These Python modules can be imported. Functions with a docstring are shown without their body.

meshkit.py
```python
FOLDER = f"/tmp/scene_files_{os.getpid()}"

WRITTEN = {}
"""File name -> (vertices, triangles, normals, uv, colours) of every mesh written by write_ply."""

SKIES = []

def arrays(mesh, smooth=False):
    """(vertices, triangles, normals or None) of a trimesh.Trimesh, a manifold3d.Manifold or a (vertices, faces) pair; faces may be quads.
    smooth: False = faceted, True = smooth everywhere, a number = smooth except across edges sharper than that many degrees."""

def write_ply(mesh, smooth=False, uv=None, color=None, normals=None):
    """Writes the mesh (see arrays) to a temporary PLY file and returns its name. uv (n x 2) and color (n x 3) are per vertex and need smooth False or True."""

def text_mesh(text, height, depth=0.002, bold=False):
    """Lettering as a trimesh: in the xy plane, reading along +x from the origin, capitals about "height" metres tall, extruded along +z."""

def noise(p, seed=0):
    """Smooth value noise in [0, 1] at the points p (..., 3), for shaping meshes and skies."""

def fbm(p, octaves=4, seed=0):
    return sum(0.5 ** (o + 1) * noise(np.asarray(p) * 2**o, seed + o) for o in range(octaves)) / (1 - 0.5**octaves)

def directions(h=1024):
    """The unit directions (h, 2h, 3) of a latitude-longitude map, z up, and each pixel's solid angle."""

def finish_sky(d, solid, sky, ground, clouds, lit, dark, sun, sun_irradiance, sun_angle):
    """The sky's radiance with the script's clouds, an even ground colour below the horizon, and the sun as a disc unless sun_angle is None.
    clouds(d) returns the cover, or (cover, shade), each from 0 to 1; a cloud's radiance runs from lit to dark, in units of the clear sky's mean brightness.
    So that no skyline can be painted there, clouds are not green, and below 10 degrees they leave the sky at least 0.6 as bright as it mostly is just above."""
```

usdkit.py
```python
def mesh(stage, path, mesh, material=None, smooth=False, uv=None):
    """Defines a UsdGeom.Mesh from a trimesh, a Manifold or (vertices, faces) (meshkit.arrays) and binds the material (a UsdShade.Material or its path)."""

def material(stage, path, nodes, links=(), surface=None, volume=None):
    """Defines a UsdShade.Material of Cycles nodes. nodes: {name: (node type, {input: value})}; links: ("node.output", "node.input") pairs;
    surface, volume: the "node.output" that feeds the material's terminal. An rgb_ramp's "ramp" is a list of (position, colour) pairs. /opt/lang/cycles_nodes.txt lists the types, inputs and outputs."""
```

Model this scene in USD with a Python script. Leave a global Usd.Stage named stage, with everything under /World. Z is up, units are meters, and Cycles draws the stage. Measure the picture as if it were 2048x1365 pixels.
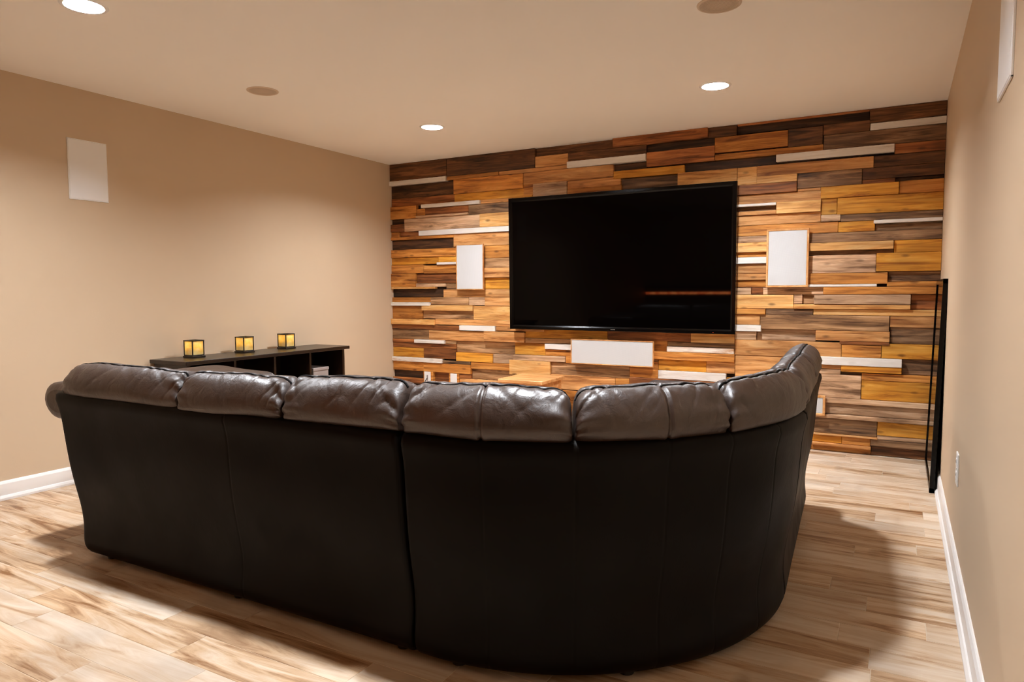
import math, numpy as np, trimesh, manifold3d as m3, usdkit, meshkit
from pxr import Usd, UsdGeom, UsdLux, UsdShade, Sdf, Gf

stage = Usd.Stage.CreateInMemory()
UsdGeom.SetStageUpAxis(stage, 'Z'); UsdGeom.SetStageMetersPerUnit(stage, 1.0)
UsdGeom.Xform.Define(stage, '/World'); UsdGeom.Scope.Define(stage, '/World/Looks')
rng = np.random.default_rng(11)
PI = math.pi
W, H, D = 4.70, 2.44, 8.2            # room: x from -W to 0, back wall at y = 0, camera side y = -D

# ---------------------------------------------------------------- camera, light, exposure
yaw, pitch, roll = -0.508763, -0.070652, -0.00409
pos, fpx = (-0.233685, -5.536532, 1.179615), 1391.288
EXPOSURE = 0.5
LAMP = 1000.0                          # emission of the lens of a ceiling lamp
f_ = np.array([math.sin(yaw)*math.cos(pitch), math.cos(yaw)*math.cos(pitch), math.sin(pitch)])
r_ = np.array([math.cos(yaw), -math.sin(yaw), 0.0]); u_ = np.cross(r_, f_)
r2 = math.cos(roll)*r_ + math.sin(roll)*u_; u2 = -math.sin(roll)*r_ + math.cos(roll)*u_
cam = UsdGeom.Camera.Define(stage, '/World/Camera')
M = Gf.Matrix4d(*r2, 0, *u2, 0, *(-f_), 0, *pos, 1)
cam.AddTransformOp().Set(M)
cam.CreateHorizontalApertureAttr(36.0); cam.CreateFocalLengthAttr(36.0*fpx/2048)
cam.CreateVerticalApertureAttr(36.0*1365/2048)
cam.CreateClippingRangeAttr(Gf.Vec2f(0.05, 100)); cam.CreateExposureAttr(EXPOSURE); cam.CreateFStopAttr(0.0)

# ---------------------------------------------------------------- helpers
used = {}
def path_for(name, parent=None):
    base = parent.GetPath().pathString if parent else '/World'
    k = base + '/' + name; n = used.get(k, 0); used[k] = n + 1
    return k if n == 0 else '%s_%03d' % (k, n)
def obj(name, mesh, mat, parent=None, smooth=False):
    return usdkit.mesh(stage, path_for(name, parent), mesh, mat, smooth=smooth).GetPrim()
def tag(p, label=None, cat=None, group=None, kind=None):
    for k, v in (('label', label), ('category', cat), ('group', group), ('kind', kind)):
        if v: p.SetCustomDataByKey(k, v)
    return p
def thing(name, label=None, cat=None, loc=(0, 0, 0), rotz=0.0, group=None, kind=None, roty=0.0, rotx=0.0):
    x = UsdGeom.Xform.Define(stage, path_for(name))
    x.AddTranslateOp().Set(Gf.Vec3d(*map(float, loc)))
    if rotz: x.AddRotateZOp().Set(float(rotz))
    if roty: x.AddRotateYOp().Set(float(roty))
    if rotx: x.AddRotateXOp().Set(float(rotx))
    return tag(x.GetPrim(), label, cat, group, kind)
def dup(root, loc, label, rotz=0.0):
    was = root.GetCustomData()
    r = thing(root.GetName(), label, was.get('category'), loc, rotz, was.get('group'))
    r.GetReferences().AddInternalReference(root.GetPath()); r.SetInstanceable(True)
    return r
def box(x0, x1, y0, y1, z0, z1):
    b = trimesh.creation.box((x1-x0, y1-y0, z1-z0)); b.apply_translation(((x0+x1)/2, (y0+y1)/2, (z0+z1)/2)); return b
def cbox(x0, x1, y0, y1, z0, z1, c=0.003):
    """a box with all its edges chamfered (44 triangles)"""
    c = min(c, (x1-x0)/3, (y1-y0)/3, (z1-z0)/3); p = []
    for x, sx in ((x0, 1), (x1, -1)):
        for y, sy in ((y0, 1), (y1, -1)):
            for z, sz in ((z0, 1), (z1, -1)):
                p += [(x, y+sy*c, z+sz*c), (x+sx*c, y, z+sz*c), (x+sx*c, y+sy*c, z)]
    return trimesh.Trimesh(p).convex_hull
def cyl(r, z0, z1, n=48, x=0, y=0):
    c = trimesh.creation.cylinder(r, z1-z0, sections=n); c.apply_translation((x, y, (z0+z1)/2)); return c
def lathe(prof, n=64):
    return trimesh.creation.revolve(np.array(prof, float), sections=n)
def cat(*ms): return trimesh.util.concatenate(list(ms))
def tube(pts, r, n=8):
    p = np.asarray(pts, float); t = np.gradient(p, axis=0); t /= np.linalg.norm(t, axis=1, keepdims=True)+1e-12
    ref = np.where(np.abs(t[:, 2:]) < .9, [0, 0, 1.0], [1.0, 0, 0])
    a = np.cross(t, ref); a /= np.linalg.norm(a, axis=1, keepdims=True)+1e-12; b = np.cross(t, a)
    th = np.arange(n)*2*PI/n; rr = np.broadcast_to(r, (len(p),))[:, None, None]
    v = p[:, None]+rr*(np.cos(th)[None, :, None]*a[:, None]+np.sin(th)[None, :, None]*b[:, None])
    return loft(v)
def loft(v, cap=True):
    """sections (m, n, 3) of closed loops joined into one closed mesh"""
    m, n = v.shape[:2]; i, j = np.meshgrid(np.arange(m-1), np.arange(n), indexing='ij'); k = (j+1) % n
    q = np.stack([i*n+j, i*n+k, (i+1)*n+k, (i+1)*n+j], -1).reshape(-1, 4)
    f = np.vstack([q[:, [0, 1, 2]], q[:, [0, 2, 3]]]); V = v.reshape(-1, 3)
    if cap:
        c0, c1 = len(V), len(V)+1; V = np.vstack([V, v[0].mean(0), v[-1].mean(0)])
        a = np.arange(n); b = (a+1) % n
        f = np.vstack([f, np.stack([np.full(n, c0), b, a], 1), np.stack([np.full(n, c1), (m-1)*n+a, (m-1)*n+b], 1)])
    t = trimesh.Trimesh(V, f, process=False)
    if t.volume < 0: t.invert()
    return t
def extrude(poly, h, z0=0.0):
    from shapely.geometry import Polygon
    e = trimesh.creation.extrude_polygon(poly if hasattr(poly, 'exterior') else Polygon(poly), h); e.apply_translation((0, 0, z0)); return e
def lin(r, g, b):
    return tuple(((c/255)/12.92 if c/255 <= .04045 else ((c/255+.055)/1.055)**2.4) for c in (r, g, b))

# ---------------------------------------------------------------- materials
def mat(name, color, rough=.5, spec=.5, metal=0.0, bump=None, **extra):
    nodes = {'p': ('principled_bsdf', {'base_color': color, 'roughness': rough, 'specular_ior_level': spec, 'metallic': metal, **extra})}
    links = []
    if bump:
        sc, st, dist = bump
        nodes.update({'tc': ('texture_coordinate', {}), 'n': ('noise_texture', {'scale': sc, 'detail': 4.0}), 'b': ('bump', {'strength': st, 'distance': dist})})
        links = [('tc.object', 'n.vector'), ('n.fac', 'b.height'), ('b.normal', 'p.normal')]
    return usdkit.material(stage, '/World/Looks/'+name, nodes, links, surface='p.BSDF')
def paint(name, color, blotch=.04, rough=.55, spec=.3):
    c2 = tuple(c*(1-blotch) for c in color)
    return usdkit.material(stage, '/World/Looks/'+name, {
        'g': ('geometry', {}), 'n': ('noise_texture', {'scale': 1.3, 'detail': 3.0}), 'm': ('mix_color', {'a': color, 'b': c2}),
        'n2': ('noise_texture', {'scale': 160.0, 'detail': 3.0}), 'b': ('bump', {'strength': .12, 'distance': .002}),
        'p': ('principled_bsdf', {'roughness': rough, 'specular_ior_level': spec})},
        [('g.position', 'n.vector'), ('g.position', 'n2.vector'), ('n.fac', 'm.fac'), ('m.result', 'p.base_color'), ('n2.fac', 'b.height'), ('b.normal', 'p.normal')], surface='p.BSDF')
def wood(name, dark, mid, light, scale=(2.2, 1.0, 30.0), var=.22, rough=.6, knots=.75, spec=.35, blot=.5, rand=True, bumps=.5, pos=(.32, .50, .68), sat=1.0):
    """grain along x, every piece shifted and toned by its own random number"""
    nodes = {
        'g': ('geometry', {}), 'oi': ('object_info', {}), 'r': ('vector_math', {'math_type': 'scale', 'vector1': (53.1, 17.7, 29.3)}),
        'add': ('vector_math', {'math_type': 'add'}), 'map': ('mapping', {'scale': scale}),
        'n': ('noise_texture', {'scale': 1.0, 'detail': 7.0, 'roughness': .62, 'distortion': .9}),
        'ramp': ('rgb_ramp', {'ramp': [(pos[0], dark), (pos[1], mid), (pos[2], light)]}),
        'mapb': ('mapping', {'scale': (scale[0]*1.1, 1.0, scale[2]*.28)}), 'nb': ('noise_texture', {'scale': 1.0, 'detail': 3.0, 'roughness': .5, 'distortion': .4}),
        'rb': ('rgb_ramp', {'ramp': [(.36, (.42, .40, .40)), (.55, (.95, .95, .95)), (.7, (1.12, 1.10, 1.06))]}),
        'mul': ('mix_color', {'blend_type': 'multiply', 'fac': blot, 'use_clamp': False}),
        'mapk': ('mapping', {'scale': (5.0, 2.0, 12.0)}), 'vk': ('voronoi_texture', {'scale': 1.0, 'randomness': 1.0}),
        'rk': ('rgb_ramp', {'ramp': [(.05, (.16, .12, .1)), (.10, (.45, .40, .36)), (.17, (1, 1, 1))]}),
        'mk': ('mix_color', {'blend_type': 'multiply', 'fac': knots, 'use_clamp': False}),
        'mr': ('map_range', {'from_min': 0.0, 'from_max': 1.0, 'to_min': 1-var, 'to_max': 1+var}),
        'hsv': ('hsv', {'saturation': sat}), 'b': ('bump', {'strength': bumps, 'distance': .004}),
        'p': ('principled_bsdf', {'roughness': rough, 'specular_ior_level': spec})}
    links = [('oi.random', 'r.scale'), ('r.vector', 'add.vector2'), ('g.position', 'add.vector1'), ('add.vector', 'map.vector'), ('map.vector', 'n.vector'),
             ('n.fac', 'ramp.fac'), ('add.vector', 'mapb.vector'), ('mapb.vector', 'nb.vector'), ('nb.fac', 'rb.fac'), ('ramp.color', 'mul.a'), ('rb.color', 'mul.b'),
             ('add.vector', 'mapk.vector'), ('mapk.vector', 'vk.vector'), ('vk.distance', 'rk.fac'), ('mul.result', 'mk.a'), ('rk.color', 'mk.b'),
             ('oi.random', 'mr.value'), ('mr.result', 'hsv.value'), ('mk.result', 'hsv.color'), ('hsv.color', 'p.base_color'),
             ('n.fac', 'b.height'), ('b.normal', 'p.normal')]
    return usdkit.material(stage, '/World/Looks/'+name, nodes, links, surface='p.BSDF')

CLAD = {   # the reclaimed boards, by tone
    'W': wood('white_board', lin(190, 168, 142), lin(232, 223, 212), lin(242, 236, 229), knots=.15, blot=.12, var=.03, pos=(.2, .42, .7)),
    'V': wood('worn_white_board', lin(186, 136, 92), lin(228, 211, 193), lin(242, 233, 222), knots=.2, blot=.1, var=.03, pos=(.34, .46, .6)),
    'L': wood('pale_grey_board', lin(112, 78, 50), lin(200, 158, 120), lin(230, 196, 160), knots=.5),
    'P': wood('pale_pine_board', lin(180, 116, 56), lin(229, 170, 98), lin(242, 199, 136), knots=.7, blot=.4, var=.10),
    'T': wood('tan_board', lin(146, 87, 42), lin(212, 149, 86), lin(235, 182, 122), knots=.65, var=.12),
    'O': wood('honey_board', lin(124, 67, 21), lin(201, 130, 56), lin(228, 164, 87), knots=.65, var=.16),
    'Y': wood('golden_board', lin(156, 88, 18), lin(213, 144, 44), lin(231, 171, 76), knots=.65, var=.12),
    'R': wood('red_brown_board', lin(68, 34, 13), lin(153, 90, 43), lin(191, 124, 70), knots=.6),
    'B': wood('brown_board', lin(44, 25, 12), lin(102, 64, 34), lin(144, 97, 58), knots=.5),
    'D': wood('dark_board', lin(24, 14, 7), lin(59, 36, 20), lin(98, 65, 39), knots=.5),
    'G': wood('weathered_grey_board', lin(52, 34, 20), lin(134, 98, 66), lin(186, 147, 109), knots=.5),
    'H': wood('grey_brown_board', lin(90, 58, 32), lin(170, 126, 84), lin(208, 165, 121), knots=.5),
}
FLOORM = [wood('floor_tile_'+n, lin(*d), lin(*m), lin(*l), scale=(2.0, 16.0, 1.0), knots=k, var=.05, rough=.42, spec=.4, blot=.35, bumps=.12, pos=ps)
          for n, d, m, l, k, ps in (('pale', (168, 124, 84), (208, 181, 151), (222, 204, 183), .15, (.28, .44, .62)), ('streaked', (136, 92, 54), (200, 166, 130), (218, 196, 171), .3, (.33, .48, .62)))]
M_GROUT = mat('grout', lin(214, 196, 172), .8)
M_WALL = paint('wall_paint', lin(210, 185, 155))
M_CEIL = paint('ceiling_paint', lin(249, 243, 234), rough=.8, spec=.15)
M_TRIM = mat('trim_white', lin(240, 236, 231), .35)
M_WHITE = mat('white_plastic', lin(240, 237, 233), .4)
M_BAFFLE = mat('lamp_baffle', (.3, .29, .28), .6)
M_BACK = mat('backing', lin(46, 28, 16), .9)
M_BLACK = mat('black_gloss', (.002, .0013, .001), .16, .16)
M_SCREEN = mat('screen_glass', (.001, .0006, .0005), .025, .07)
M_DARKPL = mat('black_plastic', (.008, .007, .006), .45)
M_ESP = usdkit.material(stage, '/World/Looks/espresso_wood', {
    'g': ('geometry', {}), 'map': ('mapping', {'scale': (30.0, 2.5, 30.0)}), 'n': ('noise_texture', {'scale': 1.0, 'detail': 5.0, 'distortion': .6}),
    'r': ('rgb_ramp', {'ramp': [(.3, lin(15, 8, 4)), (.7, lin(38, 22, 12))]}), 'p': ('principled_bsdf', {'roughness': .3, 'specular_ior_level': .5})},
    [('g.position', 'map.vector'), ('map.vector', 'n.vector'), ('n.fac', 'r.fac'), ('r.color', 'p.base_color')], surface='p.BSDF')
def leather(name, base, rough, spec, fold=.22):
    return usdkit.material(stage, '/World/Looks/'+name, {
        'g': ('geometry', {}), 'v': ('voronoi_texture', {'scale': 260.0}), 'n': ('noise_texture', {'scale': 5.0, 'detail': 4.0}),
        'n2': ('noise_texture', {'scale': 22.0, 'detail': 5.0, 'distortion': 1.2}), 'b': ('bump', {'strength': .08, 'distance': .002}), 'b2': ('bump', {'strength': fold, 'distance': .012}),
        'mr': ('map_range', {'from_min': .3, 'from_max': .7, 'to_min': rough-.05, 'to_max': rough+.08}),
        'm': ('mix_color', {'a': base, 'b': tuple(c*.7 for c in base)}), 'p': ('principled_bsdf', {'specular_ior_level': spec})},
        [('g.position', 'v.vector'), ('g.position', 'n.vector'), ('g.position', 'n2.vector'), ('v.distance', 'b.height'), ('n2.fac', 'b2.height'), ('b.normal', 'b2.normal'),
         ('b2.normal', 'p.normal'), ('n.fac', 'mr.value'), ('mr.result', 'p.roughness'), ('n.fac', 'm.fac'), ('m.result', 'p.base_color')], surface='p.BSDF')
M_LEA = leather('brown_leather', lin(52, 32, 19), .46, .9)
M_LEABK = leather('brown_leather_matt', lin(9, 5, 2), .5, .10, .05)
M_PIPE = mat('leather_piping', lin(10, 6, 4), .6, .15)
M_FOOT = mat('black_foot', (.01, .008, .007), .5)
M_GRILLE = usdkit.material(stage, '/World/Looks/white_grille', {
    'tc': ('geometry', {}), 'v': ('voronoi_texture', {'scale': 420.0, 'randomness': 0.0}), 'r': ('rgb_ramp', {'ramp': [(.2, lin(190, 189, 187)), (.4, lin(208, 207, 206))]}),
    'p': ('principled_bsdf', {'roughness': .6, 'specular_ior_level': .3})}, [('tc.position', 'v.vector'), ('v.distance', 'r.fac'), ('r.color', 'p.base_color')], surface='p.BSDF')
M_WGRILLE = mat('wall_speaker_white', lin(240, 238, 235), .6, .3)
M_CGRILLE = usdkit.material(stage, '/World/Looks/ceiling_grille', {
    'tc': ('geometry', {}), 'v': ('voronoi_texture', {'scale': 330.0, 'randomness': 0.0}), 'r': ('rgb_ramp', {'ramp': [(.28, lin(70, 52, 38)), (.42, lin(222, 198, 172))]}),
    'p': ('principled_bsdf', {'roughness': .7})}, [('tc.position', 'v.vector'), ('v.distance', 'r.fac'), ('r.color', 'p.base_color')], surface='p.BSDF')
M_LENS = usdkit.material(stage, '/World/Looks/lamp_lens', {'e': ('emission', {'color': (.94, .985, 1.05), 'strength': LAMP})}, surface='e.emission')
M_AMBER = usdkit.material(stage, '/World/Looks/amber_glass', {
    'tc': ('texture_coordinate', {}), 'n': ('noise_texture', {'scale': 22.0, 'detail': 3.0}), 'r': ('rgb_ramp', {'ramp': [(.3, lin(246, 214, 110)), (.7, lin(252, 238, 180))]}),
    'p': ('principled_bsdf', {'roughness': .3, 'specular_ior_level': .4}), 't': ('translucent_bsdf', {}), 'm': ('mix_closure', {'fac': .45})},
    [('tc.object', 'n.vector'), ('n.fac', 'r.fac'), ('r.color', 'p.base_color'), ('r.color', 't.color'), ('p.BSDF', 'm.closure1'), ('t.BSDF', 'm.closure2')], surface='m.closure')
M_FLAME = usdkit.material(stage, '/World/Looks/candle_flame', {'e': ('emission', {'color': (1.0, .86, .55), 'strength': 60.0})}, surface='e.emission')
M_WAX = mat('candle_wax', lin(244, 228, 196), .5)
M_IRON = mat('dark_iron', lin(38, 26, 12), .45, .5)
M_EMBER = usdkit.material(stage, '/World/Looks/ember', {
    'g': ('geometry', {}), 'n': ('noise_texture', {'scale': 9.0, 'detail': 4.0}), 'r': ('rgb_ramp', {'ramp': [(.3, (.5, .05, .01)), (.7, (1.0, .28, .08))]}), 'e': ('emission', {'strength': 26.0})},
    [('g.position', 'n.vector'), ('n.fac', 'r.fac'), ('r.color', 'e.color')], surface='e.emission')
M_TABLE = wood('end_table_wood', lin(190, 120, 60), lin(224, 160, 98), lin(238, 186, 130), scale=(3.0, 26.0, 26.0), knots=.2, var=.02, blot=.25, rough=.4)
M_SPFRAME = wood('speaker_frame_wood', lin(188, 122, 62), lin(220, 158, 96), lin(236, 184, 126), scale=(8.0, 8.0, 8.0), knots=0.0, var=.02, blot=.2)
M_BOXG = mat('grey_card', lin(150, 136, 130), .7)
M_PRINT = mat('poster_print', lin(44, 30, 22), .5)
M_PGLASS = usdkit.material(stage, '/World/Looks/picture_glass', {
    'f': ('fresnel', {'IOR': 1.5}), 't': ('transparent_bsdf', {}), 'g': ('glossy_bsdf', {'color': (1, 1, 1), 'roughness': .02}), 'm': ('mix_closure', {})},
    [('f.fac', 'm.fac'), ('t.BSDF', 'm.closure1'), ('g.BSDF', 'm.closure2')], surface='m.closure')
M_CABLE = mat('black_cable', (.006, .006, .006), .5)
M_SLOT = mat('dark_slot', (.01, .009, .008), .6)
M_BADGE = mat('silver_badge', lin(170, 165, 160), .3, .5, .6)
M_LED = usdkit.material(stage, '/World/Looks/standby_led', {'e': ('emission', {'color': (1.0, .12, .04), 'strength': 1.2})}, surface='e.emission')

# ---------------------------------------------------------------- room shell
def structure(name): return thing(name, kind='structure')
floor = structure('floor')
obj('subfloor', box(-W-.05, .05, -D-.05, .06, -.06, -.0016), M_GROUT, floor)
PITCH, Y0, LT, GAP = .1435, -3.02, .86, .0018
known = {round(-3.02/PITCH): -.286, round(-2.5925/PITCH): -.31, round(-2.44/PITCH): -.445, round(-1.87/PITCH): -.135, round(-1.45/PITCH): -.313, round(-.48/PITCH): -.30}
k0, k1 = int((Y0+D)/PITCH)+1, int(-Y0/PITCH)
ki = {(-3.02): -.286, (-2.5895): -.31, (-2.446): -.445, (-1.872): -.135, (-1.4415): -.313, (-1.1545): -.156, (-.437): -.30, (-.7240): -.61, (-3.8810): -1.668, (-3.594): -1.134, (-4.0245): -2.287, (-4.1680): -2.96, (-4.3115): -2.465}
for k in range(-k0, k1+2):
    top = Y0+k*PITCH; lo = max(top-PITCH, -D); hi = min(top, 0.0)
    if hi-lo < .01: continue
    j = next((v for kk, v in ki.items() if abs(kk-top) < .05), None)
    if j is None: j = -rng.uniform(0, LT)
    e = [0.0]; x = j
    while x < -.02 and x+LT < 0: x += LT
    while x > -W:
        if x < -.02: e.append(x)
        x -= LT
    e.append(-W)
    for a, b in zip(e[1:], e[:-1]):
        if b-a < .02: continue
        obj('floor_plank', cbox(a+GAP/2, b-GAP/2, lo+GAP/2, hi-GAP/2, -.012, rng.uniform(-.0006, 0), .0009), FLOORM[int(rng.random() < .42)], floor)
tag(structure('ceiling'), None)
ceiling = stage.GetPrimAtPath('/World/ceiling')
LAMPS = [(-3.40, -1.10), (-1.27, -1.10), (-3.40, -3.70), (-1.27, -3.70)]
slab = m3.Manifold.cube([W+.1, D+.1, .03]).translate([-W-.05, -D-.05, H])
for x, y in LAMPS: slab -= m3.Manifold.cylinder(.3, .084, .084, 64).translate([x, y, H-.1])
obj('drywall', slab, M_CEIL, ceiling)
obj('deck', box(-W-.05, .05, -D-.05, .05, H+.09, H+.12), M_BACK, ceiling)
tag(obj('wall_left', box(-W-.06, -W, -D-.06, .06, -.06, H+.12), M_WALL), kind='structure')
tag(obj('wall_right', box(0, .06, -D-.06, .06, -.06, H+.12), M_WALL), kind='structure')
tag(obj('wall_front', box(-W, 0, -D-.06, -D, -.06, H+.12), M_WALL), kind='structure')
back = structure('wall_back')
obj('backing', box(-W, 0, .034, .09, -.06, H+.12), M_BACK, back)
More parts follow.
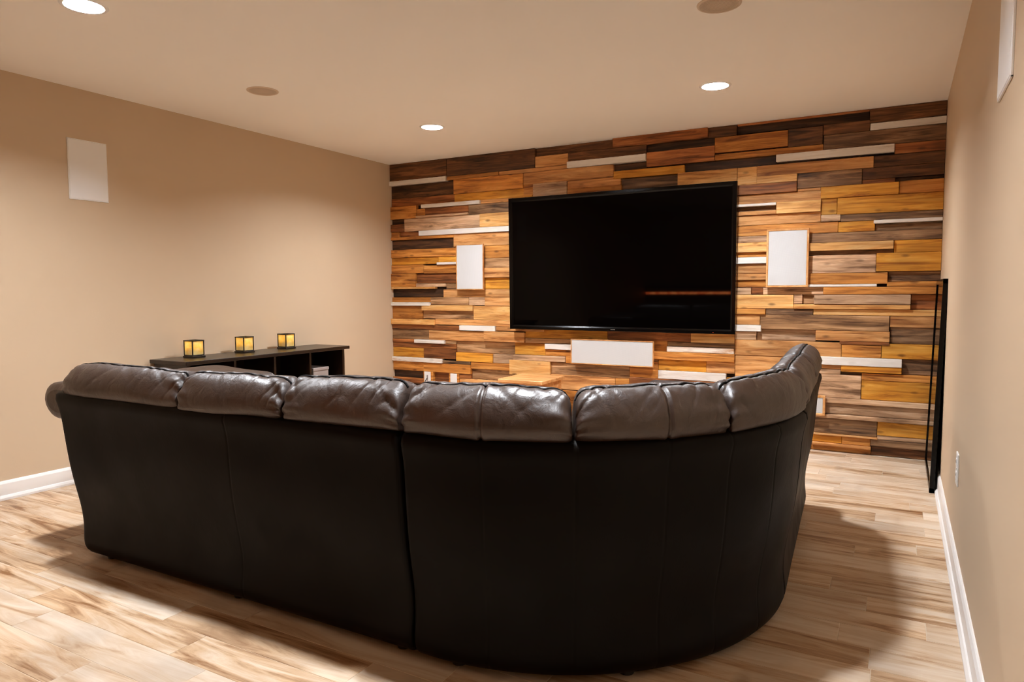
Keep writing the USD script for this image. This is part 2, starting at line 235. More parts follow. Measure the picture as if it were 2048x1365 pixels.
PL = "0,680,2230,2275,W1;390,1055,1990,2025,W1;1935,2635,2235,2290,W1;3630,4400,2130,2185,W1;4245,4699,2290,2340,W0;3315,3640,1815,1835,W1;3315,3625,1385,1435,W1;3840,4320,1205,1225,W1;4285,4699,1645,1670,W1;3960,4490,640,700,W1;3320,3550,870,920,W1;355,1415,1725,1775,W1;565,855,1440,1465,W1;0,475,1045,1080,W1;815,1210,815,865,W1;280,640,680,715,W1;1720,2020,670,720,W1;2750,3295,465,535,W0;0,680,2275,2440,B0;680,1620,2270,2440,B0;680,1250,2235,2270,O0;1250,1935,2235,2270,T0;0,755,2105,2230,B-1;0,760,2025,2105,R-1;0,320,1900,2025,O0;320,425,1920,1990,O0;425,925,1920,1990,R0;320,925,1900,1920,L1;165,1050,1775,1900,L0;0,165,1850,1900,D-1;0,165,1775,1850,R0;755,1500,2100,2235,O0;760,1590,2025,2100,Y0;925,1390,1900,1990,G0;1050,1395,1775,1900,P1;1620,1940,2270,2365,T0;1620,2350,2365,2440,B-1;1940,2635,2290,2365,B0;2350,3130,2365,2440,R1;1500,2350,2130,2235,T0;1600,1930,1980,2130,L0;1500,1600,2035,2140,O0;1930,2415,2060,2130,T0;1930,2425,1965,2060,O0;2415,2890,2005,2110,G-1;2350,2945,2110,2175,Y0;2350,2635,2175,2235,B-1;2635,3180,2185,2300,R0;2635,3175,2300,2365,D-1;3130,3340,2360,2440,B0;3175,3710,2240,2360,O0;3340,4240,2365,2440,D-1;3345,4240,2425,2440,R0;3710,3945,2230,2360,B0;3835,3905,2295,2365,D-1;3945,4245,2290,2365,B0;3180,3950,2185,2230,O0;2945,3630,2115,2185,D-1;2890,3350,1975,2115,P0;3630,4190,2115,2130,D-1;3495,4275,2035,2115,T0;3495,3780,1980,2035,P1;3780,4205,1925,2035,G0;3320,3780,1905,1980,R1;3350,3495,1980,2115,P0;4240,4699,2340,2440,B0;3950,4699,2185,2290,G0;4400,4699,2115,2185,R0;4275,4699,2035,2115,B0;4205,4699,1955,2035,B0;4205,4410,1925,1955,R0;4410,4699,1930,1955,D-1;3940,4435,1840,1925,Y1;4435,4699,1840,1930,O0;3945,4050,1725,1875,Y0;4050,4699,1720,1840,Y0;3315,3945,1835,1905,T0;3315,3640,1780,1815,G-1;3310,3640,1750,1780,T1;3640,3945,1750,1835,P1;3315,3945,1675,1750,T0;3945,4075,1675,1725,L0;3315,4060,1595,1675,O0;3315,3625,1545,1595,L0;3315,3625,1470,1545,P1;3315,3625,1435,1470,O0;3315,3625,1310,1385,T0;3320,3625,1260,1310,T0;3320,3625,1205,1260,O-1;3840,4699,1525,1595,G0;3840,4415,1465,1525,P1;3840,4415,1435,1465,G-1;3845,4310,1305,1435,L0;3845,4385,1225,1305,O1;4075,4699,1670,1720,G0;4060,4295,1595,1670,Y0;4295,4699,1595,1645,G-1;4415,4699,1440,1525,Y0;4310,4699,1310,1440,Y1;4385,4699,1240,1310,G-1;4380,4699,1205,1240,O1;3975,4699,1150,1205,O1;3915,4530,1080,1150,L1;3775,4530,1045,1080,P1;4530,4699,1045,1150,R-1;3910,4699,1000,1045,P0;3540,4405,890,1000,H0;4405,4699,920,1000,T0;3930,4410,815,890,T0;4410,4699,805,920,G-1;4090,4410,790,815,R0;4105,4360,700,790,O0;4360,4699,700,805,Y0;4490,4699,590,700,G-1;4105,4490,595,640,Y1;4105,4240,570,595,G-1;4240,4699,540,590,O0;3315,3470,1150,1205,L0;3470,3555,1150,1205,R-1;3555,3975,1150,1205,L0;3775,3835,1080,1155,L0;3835,3915,1080,1150,H-1;3320,3775,1045,1150,P0;3320,3580,1000,1045,O1;3320,3540,920,1000,T0;3355,3515,805,870,L0;3515,3930,805,890,L-1;3355,4105,685,805,T0;3360,3915,505,685,T0;2695,3360,625,690,O1;3140,3360,535,625,T0;3915,4105,610,640,T0;3915,4105,570,610,L0;3905,4240,400,570,L0;4240,4699,400,540,Y0;3895,4699,360,400,L1;3895,4699,280,360,L0;3900,4699,250,280,L1;3935,4350,135,250,G0;4350,4699,150,250,Y0;3925,4355,120,135,T1;4350,4699,120,150,L0;3925,4125,65,120,Y0;4125,4310,65,120,O0;3925,4315,40,65,T1;4310,4699,70,120,G0;3915,4315,0,40,O-1;4315,4699,0,70,B-1;0,100,1725,1775,O0;100,355,1725,1775,R-1;0,760,1695,1725,O0;750,1410,1605,1725,T0;1035,1125,1680,1725,G-1;0,750,1600,1695,D-1;0,855,1520,1600,O0;0,570,1450,1520,Y0;570,855,1465,1520,Y0;0,395,1365,1450,O0;395,855,1360,1440,O0;0,300,1230,1365,O1;300,855,1265,1360,R-1;0,540,1210,1230,P1;295,645,1230,1265,L0;645,855,1195,1265,H-1;0,625,1130,1210,D-1;625,1395,1130,1205,T0;1070,1395,1490,1605,O0;1075,1395,1400,1490,H0;1065,1395,1310,1400,T1;1065,1395,1205,1310,Y0;0,475,1080,1130,O0;475,915,1055,1130,H0;915,1090,1055,1130,L0;1090,1395,1050,1130,T0;0,375,915,1045,O0;375,965,1000,1055,P1;375,965,920,1000,H-1;965,1395,920,1050,P0;530,1395,865,920,T0;0,530,860,915,P1;0,815,810,860,R0;1210,1710,820,870,T0;0,450,715,810,H0;450,1090,715,810,T0;1090,1520,720,815,T1;0,765,630,680,R0;765,1410,605,715,H-1;0,385,535,630,Y0;385,765,535,630,R0;0,610,490,535,V1;765,1175,520,605,Y0;1175,1400,520,605,L0;0,380,400,490,O0;0,380,330,400,D-1;0,380,275,330,R0;0,360,165,275,D-1;380,930,400,490,O0;930,1360,455,520,O0;500,685,265,400,R-1;380,500,245,400,O0;685,800,260,400,O0;800,930,355,400,R0;930,1410,355,455,H-1;800,1400,270,355,T0;1520,2305,765,870,Y0;2305,3015,770,890,R0;3015,3355,770,885,P0;1520,2020,720,765,H0;1410,1720,610,720,Y0;1720,2020,610,670,O0;1400,1920,560,610,L1;1920,2020,555,615,O0;1360,1775,425,560,P1;1775,2505,450,560,H0;1735,2380,320,450,T0;2380,2505,360,450,O0;2505,2750,465,605,O0;2750,3140,535,625,Y0;2505,3240,370,465,R0;2685,2825,690,775,O0;2825,3355,735,770,H0;2825,3355,690,735,V1;0,1720,0,165,H0;1720,2975,0,120,R0;2975,3915,0,150,T0;1720,2975,120,315,O0;2975,3915,150,250,G0;360,1410,165,245,G0;1410,1720,165,355,T0;2975,3900,250,280,O0;2975,3895,280,370,R0;2380,2975,320,360,H0;1410,1720,355,425,Y0;3240,3895,370,465,L0;3295,3895,465,505,Y0;610,930,490,520,G0;2020,2505,560,730,L0;2505,2750,605,625,H0;2505,2695,625,690,O0;0,280,680,715,R0;640,765,680,715,H0;2505,2685,690,770,P0;2020,2505,730,765,T0;1395,2305,870,1055,O0;3015,3320,885,1015,Y0;2305,3015,890,1045,R0;3580,3910,1000,1045,G0;3015,3320,1015,1150,O0;2305,3015,1045,1235,T0;1395,2305,1055,1200,H0;3015,3315,1150,1300,L0;1395,2305,1200,1360,R0;855,1065,1205,1325,P0;3625,3840,1205,1340,T0;2305,3015,1235,1430,Y0;3015,3315,1300,1445,H0;855,1065,1325,1485,Y0;3625,3840,1340,1485,G0;1395,2305,1360,1520,H0;2305,3015,1430,1605,H0;3015,3315,1445,1610,L0;855,1065,1485,1605,T0;3625,3840,1485,1595,R0;1395,2305,1520,1605,G0;1410,2630,1605,1725,Y0;2630,3015,1605,1740,T0;3015,3315,1610,1745,R0;1415,2630,1725,1865,G0;2630,3015,1740,1930,H0;3015,3310,1750,1895,T0;1415,2415,1865,1965,O0;2415,2630,1865,1965,T0;3015,3310,1895,1975,P0;3780,3940,1905,1925,T0;2630,3015,1930,1975,G0;2425,2630,1965,2005,H0;2630,2890,1975,2005,H0;1395,1600,1980,2025,Y0;1055,1390,1990,2025,T0"
for k, s in enumerate(PL.split(';')):
    a, b, c, d, m = s.split(','); dp = int(m[1:]); m = m[0]
    x0, x1, z0, z1 = int(a)/1000-W, int(b)/1000-W, int(c)/1000, int(d)/1000
    if x1 > -.004: x1 = 0.0
    y = {-1: .018, 0: -.003, 1: -.022}[dp] + rng.uniform(-.008, .007)
    g = .0011
    obj('plank', cbox(x0+g, x1-g, y, .034, z0+g, min(z1, H)-g, .0022), CLAD[m], back)
def baseboard(name, x, s):
    prof = [(0, 0), (.026, 0), (.026, .012), (.019, .024), (.0135, .027), (.0135, .092), (.008, .104), (.004, .108), (0, .108)]
    v = np.array([[(x+s*px, yy, pz) for px, pz in prof] for yy in (-D, -.036)])
    tag(obj(name, loft(v), M_TRIM), kind='structure')
baseboard('baseboard_left', -W, 1); baseboard('baseboard_right', 0, -1)

# ---------------------------------------------------------------- ceiling lamps and ceiling speakers
lamp = thing('recessed_light', 'round white recessed ceiling light above and left of the television', 'ceiling light', (*LAMPS[0], H), group='recessed ceiling lights')
RL = .045
obj('trim_ring', lathe([(.079, .0), (.079, -.004), (.084, -.006), (.093, -.004), (.097, 0.0005), (.079, .0005)]), M_WHITE, lamp, 40)
obj('baffle', lathe([(.079, 0), (.0835, 0), (.0835, RL+.012), (.070, RL+.012), (.070, RL+.002), (.074, RL)]), M_BAFFLE, lamp, 40)
obj('lens', cyl(.0735, RL, RL+.004), M_LENS, lamp)
dup(lamp, (*LAMPS[1], H), 'round white recessed ceiling light above and right of the television')
dup(lamp, (*LAMPS[2], H), 'round white recessed ceiling light at the top left, cut by the edge of the photo')
dup(lamp, (*LAMPS[3], H), 'round white recessed ceiling light straight above the curved corner of the sofa')
def cspeaker(x, y, label):
    t = thing('ceiling_speaker', label, 'speaker', (x, y, H), group='round ceiling speakers')
    obj('rim', lathe([(.084, .0), (.084, -.004), (.089, -.006), (.095, -.003), (.096, 0)]), mat_rim, t, 40)
    obj('grille', lathe([(0, -.0042), (.05, -.004), (.0845, -.003), (.0845, 0), (0, 0)]), M_CGRILLE, t, 40)
mat_rim = mat('speaker_rim', lin(214, 192, 168), .6)
cspeaker(-3.757, -2.407, 'round ceiling speaker with tan grille over the left half of the room')
cspeaker(-.971, -2.33, 'round ceiling speaker with tan grille at the top edge of the photo')

# ---------------------------------------------------------------- speakers on the walls
def framed(name, x0, x1, z0, z1, label, fr=.012, front=-.052):
    t = thing(name, label, 'speaker', ((x0+x1)/2, 0, z0), group='wood-framed white speakers on the plank wall')
    w, h = (x1-x0)/2, z1-z0; b = -.029
    obj('frame', cbox(-w, w, front, b, 0, fr, .002), M_SPFRAME, t); obj('frame', cbox(-w, w, front, b, h-fr, h, .002), M_SPFRAME, t)
    obj('frame', cbox(-w, -w+fr, front, b, fr, h-fr, .002), M_SPFRAME, t); obj('frame', cbox(w-fr, w, front, b, fr, h-fr, .002), M_SPFRAME, t)
    obj('grille', cbox(-w+fr, w-fr, front+.004, b, fr, h-fr, .002), M_GRILLE, t)
framed('framed_speaker', -3.893, -3.594, 1.20, 1.622, 'upright framed white speaker on the plank wall left of the television', .007)
framed('framed_speaker', -1.118, -.825, 1.204, 1.634, 'upright framed white speaker on the plank wall right of the television', .014)
framed('framed_speaker', -2.712, -1.976, .558, .772, 'wide framed white speaker on the plank wall under the television', .007)
framed('framed_speaker', -1.05, -.688, .268, .415, 'low framed white speaker half hidden behind the right end of the sofa', .016)
def wspeaker(x, s, y0, y1, z0, z1, label):
    t = thing('wall_speaker', label, 'speaker', (x, (y0+y1)/2, z0), group='white speakers flush in the tan walls')
    w, h = (y1-y0)/2, z1-z0; a, b = sorted((0, s*.006)); c, d = sorted((0, s*.0075))
    obj('rim', cat(cbox(a, b, -w, w, 0, .005, .001), cbox(a, b, -w, w, h-.005, h, .001), cbox(a, b, -w, -w+.005, 0, h, .001), cbox(a, b, w-.005, w, 0, h, .001)), M_WHITE, t)
    obj('grille', cbox(c, d, -w+.005, w-.005, .005, h-.005, .002), M_WGRILLE, t)
wspeaker(-W, 1, -3.09, -2.848, 1.76, 2.131, 'white rectangular speaker set flush in the tan left wall')
wspeaker(0, -1, -3.33, -3.045, 1.722, 2.095, 'white rectangular speaker set flush in the tan right wall at the photo edge')

# ---------------------------------------------------------------- outlets
def plate(name, label, x, z, w=.076, h=.118):
    t = thing(name, label, 'outlet', (x, -.010, z))
    obj('plate', cbox(-w/2, w/2, -.006, 0, 0, h, .003), M_WHITE, t); return t
o = plate('cable_outlet', 'white cable plate with a slot and black cable low on the plank wall', -4.266, .283)
obj('slot', cbox(-.007, .007, -.008, -.004, .03, .085, .001), M_BOXG, o)
obj('cable', tube([(0.0, -.007, .055), (.002, -.022, .05), (-.006, -.03, .03), (-.016, -.032, .008), (-.022, -.03, -.03), (-.02, -.026, -.12), (-.01, -.024, -.26)], .0038), M_CABLE, o, True)
o = plate('cable_outlet', 'plain white cable plate low on the plank wall, right of the slotted one', -3.957, .28)
obj('cable', tube([(-.01, -.004, .022), (-.004, -.02, .024), (.006, -.026, .016), (.012, -.026, -.03), (.01, -.024, -.26)], .0038), M_CABLE, o, True)
o = thing('wall_outlet', 'white double outlet low on the tan right wall', 'outlet', (0, -2.115, .362))
obj('plate', cbox(-.006, 0, -.045, .045, 0, .135, .003), M_WHITE, o)
for z in (.040, .095):
    r = obj('receptacle', cbox(-.0085, -.004, -.017, .017, z-.017, z+.017, .003), M_WHITE, o)
    for y in (-.006, .006): obj('slot', box(-.0089, -.008, y-.001, y+.001, z-.002, z+.008), M_SLOT, r)
obj('screw', cbox(-.0072, -.005, -.003, .003, .0645, .0705, .001), M_BADGE, o)

# ---------------------------------------------------------------- television on its bracket
TX0, TX1, TZ0, TZ1, TF = -3.288, -1.326, .850, 2.003, -.10
tv = thing('television', 'large black flat television hung on the plank wall', 'television', ((TX0+TX1)/2, 0, TZ0), rotx=1.0)
w, h = (TX1-TX0)/2, TZ1-TZ0; bz = .036
def bevel_frame(w, h, t, y0, y1, lip):
    """picture-frame moulding around (0..w): outer edge at y1, face at y0, inner edge sloped back by lip"""
    prof = [(0, y1), (0, y0+.004), (.004, y0), (t-.012, y0), (t, y0+lip), (t, y1)]
    sec = []
    for sx, sz in ((-1, 0), (1, 0), (1, 1), (-1, 1)):
        sec.append([(sx*(w-d), y, (d if sz == 0 else h-d)) for d, y in prof])
    v = np.array(sec+[sec[0]]); m_ = loft(v, cap=False); return m_
obj('bezel', bevel_frame(w, h, bz, TF, TF+.03, .008), M_BLACK, tv)
obj('screen', box(-w+bz-.001, w-bz+.001, TF+.008, TF+.02, bz-.001, h-bz+.001), M_SCREEN, tv)
obj('back_shell', cat(cbox(-w+.004, w-.004, TF+.021, TF+.05, .004, h-.004, .01), cbox(-w*.7, w*.7, TF+.05, TF+.066, .15, h-.2, .008)), M_DARKPL, tv)
obj('wall_bracket', cat(cbox(-.35, .35, TF+.066, -.024, .40, .46, .002), cbox(-.35, .35, TF+.066, -.010, .74, .80, .002)), M_DARKPL, tv)
tag(obj('badge', cbox(-.022, .018, TF-.0008, TF+.001, .010, .016, .0004), M_BADGE, tv), 'small silver maker badge')
obj('standby_light', cbox(w-.165, w-.161, TF-.0006, TF+.001, .010, .013, .0002), M_LED, tv)

# ---------------------------------------------------------------- end tables by the plank wall
def end_table(x0, label):
    t = thing('end_table', label, 'table', (x0, -.53, 0), group='pale wooden end tables')
    L, Dp, Z = .42, .43, .452
    obj('tabletop', cbox(0, L, 0, Dp, Z-.028, Z, .004), M_TABLE, t)
    obj('apron', cat(box(.03, L-.03, .03, .045, Z-.09, Z-.028), box(.03, L-.03, Dp-.045, Dp-.03, Z-.09, Z-.028), box(.03, .045, .045, Dp-.045, Z-.09, Z-.028), box(L-.045, L-.03, .045, Dp-.045, Z-.09, Z-.028)), M_TABLE, t)
    for a in (.022, L-.062):
        for b in (.022, Dp-.062): obj('leg', cbox(a, a+.04, b, b+.04, 0, Z-.028, .003), M_TABLE, t)
end_table(-3.165, 'pale wooden end table by the plank wall, its top seen left of the wide speaker')
end_table(-1.955, 'pale wooden end table almost hidden behind the curved corner of the sofa')

# ---------------------------------------------------------------- console along the left wall
con = thing('console_shelf', 'long low espresso wood console shelf along the tan left wall', 'shelf', (-W, -1.85, 0))
CZ = .73; y0, y1 = -.775, .775
obj('top', cbox(.018, .405, y0, y1, CZ-.026, CZ, .003), M_ESP, con)
obj('base', box(.03, .35, y0+.05, y1-.05, 0, .06), M_ESP, con)
obj('bottom_shelf', box(.03, .365, y0+.045, y1-.045, .06, .085), M_ESP, con)
obj('back_panel', box(.028, .036, y0+.03, y1-.03, .06, CZ-.026), M_ESP, con)
for yy in (y0+.03, y1-.055): obj('side_panel', box(.036, .37, yy, yy+.025, 0, CZ-.026), M_ESP, con)
ds = [y0+.055+(y1-y0-.11)*k/4 for k in range(5)]
for k in (1, 2, 3): obj('divider', box(.036, .365, ds[k]-.009, ds[k]+.009, .085, CZ-.026), M_ESP, con)
for k in range(4): obj('shelf_board', box(.036, .36, ds[k]+(.009 if k else 0), ds[k+1]-(.009 if k < 3 else 0), .36, .378), M_ESP, con)
sb = thing('storage_box', 'small grey lidded box in the far compartment of the console shelf', 'box', (-W+.25, -1.355, .3795))
obj('body', cbox(-.09, .095, -.085, .085, 0, .165, .003), M_BOXG, sb)
obj('lid', cbox(-.094, .099, -.089, .089, .165, .19, .003), M_BOXG, sb)

# ---------------------------------------------------------------- lanterns
lan = thing('lantern', 'square amber glass lantern nearest the camera end of the console shelf', 'lantern', (-4.57, -2.361, CZ), group='amber lanterns on the console shelf')
LW, LH = .041, .114
obj('base', cat(cbox(-.053, .053, -.053, .053, 0, .010, .002), cbox(-.048, .048, -.048, .048, .010, .018, .002)), M_IRON, lan)
for sx in (-1, 1):
    for sy in (-1, 1): obj('post', cbox(min(sx*LW, sx*(LW+.007)), max(sx*LW, sx*(LW+.007)), min(sy*LW, sy*(LW+.007)), max(sy*LW, sy*(LW+.007)), .018, LH, .001), M_IRON, lan)
obj('top_frame', cat(*[cbox(*b, LH-.001, LH+.006, .001) for b in ((-.049, .049, -.049, -.041), (-.049, .049, .041, .049), (-.049, -.041, -.041, .041), (.041, .049, -.041, .041))]), M_IRON, lan)
for b in ((-LW, LW, -LW-.003, -LW), (-LW, LW, LW, LW+.003), (-LW-.003, -LW, -LW, LW), (LW, LW+.003, -LW, LW)): obj('glass_pane', box(*b, .018, LH), M_AMBER, lan)
cd = obj('candle', cyl(.024, .018, .062, 24), M_WAX, lan, 40)
fl = trimesh.creation.icosphere(2, .5); fl.apply_scale((.010, .010, .022)); fl.apply_translation((0, 0, .075))
obj('flame', fl, M_FLAME, cd, True)
dup(lan, (-4.57, -1.928, CZ), 'square amber glass lantern in the middle of the console shelf')
dup(lan, (-4.57, -1.517, CZ), 'square amber glass lantern at the far end of the console shelf, nearest the plank wall')

# ---------------------------------------------------------------- framed picture leaning on the right wall
PH = 1.245
pic = thing('framed_picture', 'tall black framed picture under glass standing on the floor against the right wall', 'picture', (-.054, -.455, 0), roty=math.degrees(math.atan2(.030, PH)))
PW = .425; t = .026; fw = .030
obj('frame', cat(cbox(0, t, -PW, PW, 0, fw, .002), cbox(0, t, -PW, PW, PH-fw, PH, .002), cbox(0, t, -PW, -PW+fw, 0, PH, .002), cbox(0, t, PW-fw, PW, 0, PH, .002)), M_BLACK, pic)
obj('print', box(.010, .014, -PW+fw-.001, PW-fw+.001, fw-.001, PH-fw+.001), M_PRINT, pic)
obj('glass', box(.006, .008, -PW+fw-.001, PW-fw+.001, fw-.001, PH-fw+.001), M_PGLASS, pic)
obj('backing_board', box(.015, .020, -PW+fw-.001, PW-fw+.001, fw-.001, PH-fw+.001), M_DARKPL, pic)

# ---------------------------------------------------------------- fireplace behind the camera, seen in the screen
fp = thing('wall_fireplace', 'glowing slot fireplace on the wall opposite, seen only as a red streak in the screen', 'fireplace', (-3.86, -D, .745))
obj('surround', cat(cbox(-.95, .95, 0, .05, 0, .09, .004), cbox(-.95, .95, 0, .05, .14, .26, .004), cbox(-.95, -.85, 0, .05, .09, .14, .004), cbox(.85, .95, 0, .05, .09, .14, .004)), M_DARKPL, fp)
obj('ember_bed', cbox(-.85, .85, .002, .02, .09, .14, .002), M_EMBER, fp)

# ---------------------------------------------------------------- sectional sofa
X0, CX, CY, AE = -3.395, -1.5, -2.89, PI/2+.055
SA = CX-X0; SB = SA+AE; SEND = SB+1.31
def P(s, R):
    """plan point at arc length s along the back, at distance R from the corner's centre line"""
    if s < SA: return (X0+s, CY-R)
    if s < SB: a = s-SA; return (CX+R*math.sin(a), CY-R*math.cos(a))
    x, y = CX+R*math.sin(AE), CY-R*math.cos(AE)
    return (x+(s-SB)*math.cos(AE), y+(s-SB)*math.sin(AE))
def sweep(ss, loops):
    v = np.zeros((len(ss), len(loops[0]), 3))
    for i, s in enumerate(ss):
        o = np.array(P(s, 0.0)); n = np.array(P(s, 1.0))-o
        v[i, :, :2] = o+loops[i][:, :1]*n; v[i, :, 2] = loops[i][:, 1]
    return v
def spline(pts, n, closed=True):
    from scipy.interpolate import splprep, splev
    p = np.array(pts, float); p = np.vstack([p, p[:1]]) if closed else p
    tck, u = splprep(p.T, s=0, per=closed, k=3)
    return np.array(splev(np.linspace(0, 1, n, endpoint=not closed), tck)).T
sofa = thing('sectional_sofa', 'large dark brown leather sectional sofa curving round its corner, seen from behind', 'sofa')
SEAMS = [1.04, SA+.222, SA+.506, SA+.79, SA+1.02, SA+1.27, 4.12]
Z0, ZT = .018, .752
def warp_panel(v):
    t = np.clip((-2.70-v[:, 0])/.65, 0, 1); v[:, 0] -= .075*t*np.clip(v[:, 2]/.75, 0, 1.1)
    return v
def back_panel(s0, s1, roundL, roundR):
    ss = np.unique(np.concatenate([np.linspace(s0, s1, max(8, int((s1-s0)/.02))), s0+np.array([0, .002, .006, .012, .02, .03]), s1-np.array([0, .002, .006, .012, .02, .03])]
        + [k+np.linspace(-.012, .012, 9) for k in SEAMS if s0+.04 < k < s1-.04]))
    prof = spline([(.918, Z0+.02), (.922, .12), (.945, .35), (.968, .58), (.984, .70), (.988, .732), (.975, .750), (.95, .755), (.90, .755), (.865, .74), (.85, .6), (.83, .35), (.81, .12), (.815, Z0+.01), (.85, Z0), (.90, Z0+.002)], 80)
    loops = []
    for s in ss:
        q = prof.copy(); outer = np.clip((q[:, 0]-.86)/.06, 0, 1)
        for k in SEAMS:
            if s0+.04 < k < s1-.04: q[:, 0] -= outer*.0016*math.exp(-((s-k)/.004)**2)
        wob = meshkit.noise(np.stack([np.full(len(q), s*3.1), q[:, 1]*4, np.zeros(len(q))], 1), 3)-.5
        q[:, 0] += outer*wob*.003
        for e, r in ((s-s0, roundL), (s1-s, roundR)):
            if e < r:
                f = math.sqrt(max(0, 1-(1-e/r)**2)); c = np.array([.885, .40])
                d = q-c; q = c+d*np.array([1-.35*(1-f), 1-.03*(1-f)])
        loops.append(q)
    return loft(sweep(ss, loops))
MOD = [(0.0, SA-.065, .03, .014), (SA-.059, SA+1.592, .014, .012), (SA+1.598, SEND, .012, .03)]
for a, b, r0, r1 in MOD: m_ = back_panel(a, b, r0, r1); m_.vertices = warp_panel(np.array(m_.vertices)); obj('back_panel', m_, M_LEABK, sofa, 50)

CUSH = [(.050, .770, .16, .05), (.772, 1.326, .05, .05), (1.328, SA-.061, .05, .05), (SA-.055, SA+.499, .05, .06), (SA+.502, SA+1.018, .06, .05), (SA+1.021, SA+1.595, .05, .05), (SA+1.60, 4.12, .05, .05), (4.124, SEND-.03, .05, .10)]
CP = spline([(.930, .742), (.960, .746), (.984, .768), (.990, .805), (.980, .850), (.957, .886), (.922, .906), (.880, .905), (.840, .875), (.805, .80), (.778, .68), (.766, .56), (.775, .48), (.83, .465), (.87, .52), (.89, .62), (.90, .70)], 120)
NC = len(CP); CC = np.array([.900, .745])
ridge = int(np.argmin(np.abs(CP[:, 0]-.918)+4*(CP[:, 1] < .8)))
NRM = np.roll(CP, -1, 0)-np.roll(CP, 1, 0); NRM = np.stack([NRM[:, 1], -NRM[:, 0]], 1); NRM /= np.linalg.norm(NRM, axis=1, keepdims=True)
if (NRM*(CP-CC)).sum() < 0: NRM = -NRM
arc = np.concatenate([[0], np.cumsum(np.linalg.norm(np.diff(CP, axis=0), axis=1))]); dist = arc-arc[ridge]
Lp = arc[-1]+np.linalg.norm(CP[0]-CP[-1]); dist = (dist+Lp/2) % Lp-Lp/2
OUT = 1 if CP[(ridge+6) % NC, 0] > CP[ridge, 0] else -1
dist = dist*OUT                       # positive down the outside
ang = np.arctan2(CP[:, 1]-CC[1], CP[:, 0]-CC[0])
def warp(v):
    """the free left end leans outwards and sits a little lower"""
    t = np.clip((-2.70-v[:, 0])/.65, 0, 1); v[:, 0] -= .075*t*np.clip(v[:, 2]/.75, 0, 1.1)
    hi = np.clip((v[:, 2]-.6)/.2, 0, 1)*np.clip((v[:, 1]+2.9)/-.5, 0, 1); v[:, 2] -= .024*np.clip((CX-.15-v[:, 0])/.8, 0, 1)*hi
    return v
def ridged(x): return (1-np.abs(2*x-1))**5
def cushion(k, s0, s1, eL, eR):
    n = int((s1-s0)/.0045); u = np.linspace(0, 1, n); ss = s0+(s1-s0)*(u-.13*np.sin(2*PI*u)/(2*PI)*6.0/6)
    mid = SA+.222 if k == 3 else (SA+.79 if k == 4 else None)
    loops, pipe = [], []
    one = np.ones(NC)
    for s in ss:
        tl, tr = (s-s0)/eL, (s1-s)/eR
        e = min(tl, tr); f = (1-(1-max(min(tl, 1), 0))**3.2)**(1/3.2)*(1-(1-max(min(tr, 1), 0))**3.2)**(1/3.2)
        f = max(f, .02)
        fz = .74+.26*f if f > .05 else f
        q = CC+(CP-CC)*np.array([.80*fz+.20*f, f*.55+.45*fz])
        a, b = max(s-s0, 0), max(s1-s, 0)
        end = math.exp(-a/.05)+math.exp(-b/.05); wide = math.exp(-a/.13)+math.exp(-b/.13)
        nb = meshkit.noise(np.stack([one*s*4.2+k*9, CP[:, 0]*7, CP[:, 1]*7], 1), 5)-.5
        # short gathers that run down from the piping
        g1 = meshkit.noise(np.stack([one*s*36.0+k, dist*5, one*k], 1), 9)-.5
        near = np.exp(-np.abs(dist)/.035)*(.35+.65*meshkit.noise(np.stack([one*s*5, one*k, one], 1), 2))
        # creases: a few soft diagonal folds from the upper corners
        w = 1 if a < b else -1
        c1 = ridged(meshkit.noise(np.stack([(s*11.0+w*dist*13.0)*one+k*5, dist*2.5, one*3], 1), 21))
        c2 = ridged(meshkit.noise(np.stack([(s*19.0-w*dist*10.0)*one+k*7, dist*4.0, one*6], 1), 33))
        tops = np.exp(-np.clip(np.abs(dist-.04)-.05, 0, 1)/.05)
        pk = np.sin(ang*15+k*2.1+6*nb)
        dsp = nb*.012+g1*.011*near-c1*.0085*tops*(.25+.75*min(wide, 1))-c2*.008*tops*min(wide, 1)+pk*.006*min(end, 1)*f
        dsp = dsp-.0065*np.exp(-(dist/.0055)**2)
        if mid: dsp = dsp-.010*math.exp(-((s-mid)/.0055)**2)*(dist > -.03)+.004*math.exp(-((s-mid)/.03)**2)
        q = q+NRM*(dsp*min(1, 2*f))[:, None]
        q[:, 1] -= .016*(1-max(math.sin(PI*(s-s0)/(s1-s0)), 0.0)**.35)*np.clip((q[:, 1]-.76)/.1, 0, 1)
        loops.append(q)
        if e > .12: pipe.append((s, q[ridge]+NRM[ridge]*.004))
    m_ = loft(sweep(ss, loops)); m_.vertices = warp(np.array(m_.vertices))
    pp = warp(np.array([[*P(s, r), z] for s, (r, z) in pipe[::2]]))
    return m_, tube(pp, .0042, 6)
for k, c in enumerate(CUSH):
    m_, tb = cushion(k, *c)
    p = obj('back_cushion', m_, M_LEA, sofa, True); obj('piping', tb, M_PIPE, p, True)
def slab_along(s0, s1, prof, rnd=.05, mat_=M_LEA, name='seat_cushion', n=60):
    q0 = spline(prof, n); c = q0.mean(0); ss = np.unique(np.concatenate([np.linspace(s0, s1, max(10, int((s1-s0)/.04))), s0+rnd*np.linspace(0, 1, 8), s1-rnd*np.linspace(0, 1, 8)]))
    L = []
    for s in ss:
        e = min((s-s0)/rnd, (s1-s)/rnd, 1.0); f = max((1-(1-e)**3)**(1/3), .03); L.append(c+(q0-c)*(.8+.2*f if f < 1 else 1))
    return obj(name, loft(sweep(ss, L)), mat_, sofa, 50)
base = [(.79, .05), (.79, .28), (.5, .29), (.12, .28), (.10, .20), (.12, .07), (.5, .05)]
seat = [(.80, .30), (.79, .45), (.60, .475), (.30, .475), (.12, .45), (.08, .38), (.10, .30), (.45, .29)]
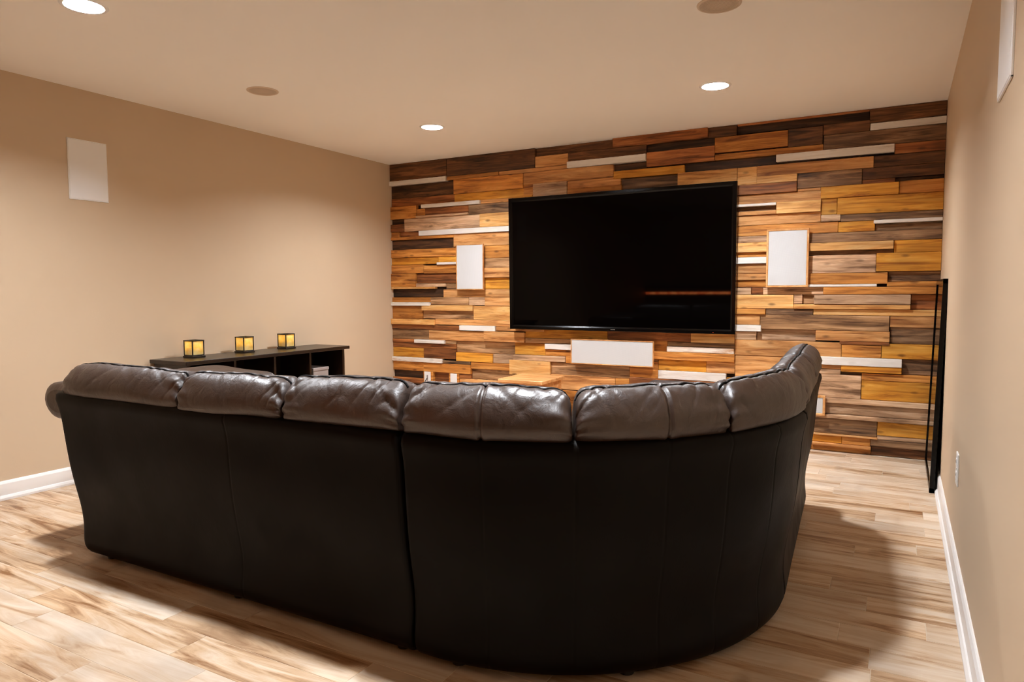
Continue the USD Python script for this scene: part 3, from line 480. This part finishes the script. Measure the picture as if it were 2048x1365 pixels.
for a, b, _, _ in MOD: slab_along(a+.20 if a == 0 else a+.004, b-.004 if b < SEND else b-.20, base, .01, M_LEABK, 'seat_base')
for a, b in ((.21, .90), (.91, SA-.07), (SA-.05, SA+.76), (SA+.77, SA+1.59), (SA+1.60, SEND-.21)): slab_along(a, b, seat)
def arm(sgn):
    """arm with a rounded pad that overhangs outward; drawn along +y from the back, in local x towards the inside"""
    prof = spline([(-.405, .685), (-.375, .745), (-.30, .772), (-.15, .770), (.10, .760), (.20, .735), (.215, .68), (.18, .625), (.02, .615), (-.20, .612), (-.30, .600), (-.375, .630)], 48)
    c = prof.mean(0); body = [(.03, .05), (.03, .62), (.19, .62), (.19, .05)]
    ys = np.concatenate([.03*(1-np.cos(np.linspace(0, PI/2, 8))), np.linspace(.04, .86, 14), .90-.05*(1-np.sin(np.linspace(0, PI/2, 8)))])
    V = []
    for y in ys:
        e = min(y/.03, (.90-y)/.05, 1.0); f = math.sqrt(max(1-(1-max(e, 0))**2, .09)); V.append([(c[0]+(px-c[0])*(.75+.25*f), y, c[1]+(pz-c[1])*(.45+.55*f)) for px, pz in prof])
    return loft(np.array(V)), cbox(.03, .19, .03, .84, .05, .62, .02)
for where in (0, 1):
    pad, bod = arm(1)
    if where == 0:
        T = np.eye(4); T[:3, 3] = (X0+.06, -3.79, 0)
    else:
        T = np.array([[0, -1, 0, -.66], [-1, 0, 0, CY+1.31], [0, 0, 1, 0], [0, 0, 0, 1]], float)
        pad.vertices[:, 0] = pad.vertices[:, 0]*.55+.02; pad.vertices[:, 2] -= .13; bod.vertices[:, 2] = .05+(bod.vertices[:, 2]-.05)*.79
    for m_ in (pad, bod):
        m_.apply_transform(T)
        if m_.volume < 0: m_.invert()
    obj('arm', bod, M_LEA, sofa, 40); obj('arm_pad', pad, M_LEA, sofa, 50)
for s, R in ((.12, .86), (.12, .30), (.95, .86), (1.75, .86), (1.98, .86), (2.6, .86), (3.2, .86), (3.5, .86), (SEND-.1, .86), (1.70, .25), (3.5, .25), (SEND-.2, .30)):
    x, y = P(s, R); obj('foot', cyl(.024, 0, .06, 20, x, y), M_FOOT, sofa, 40)
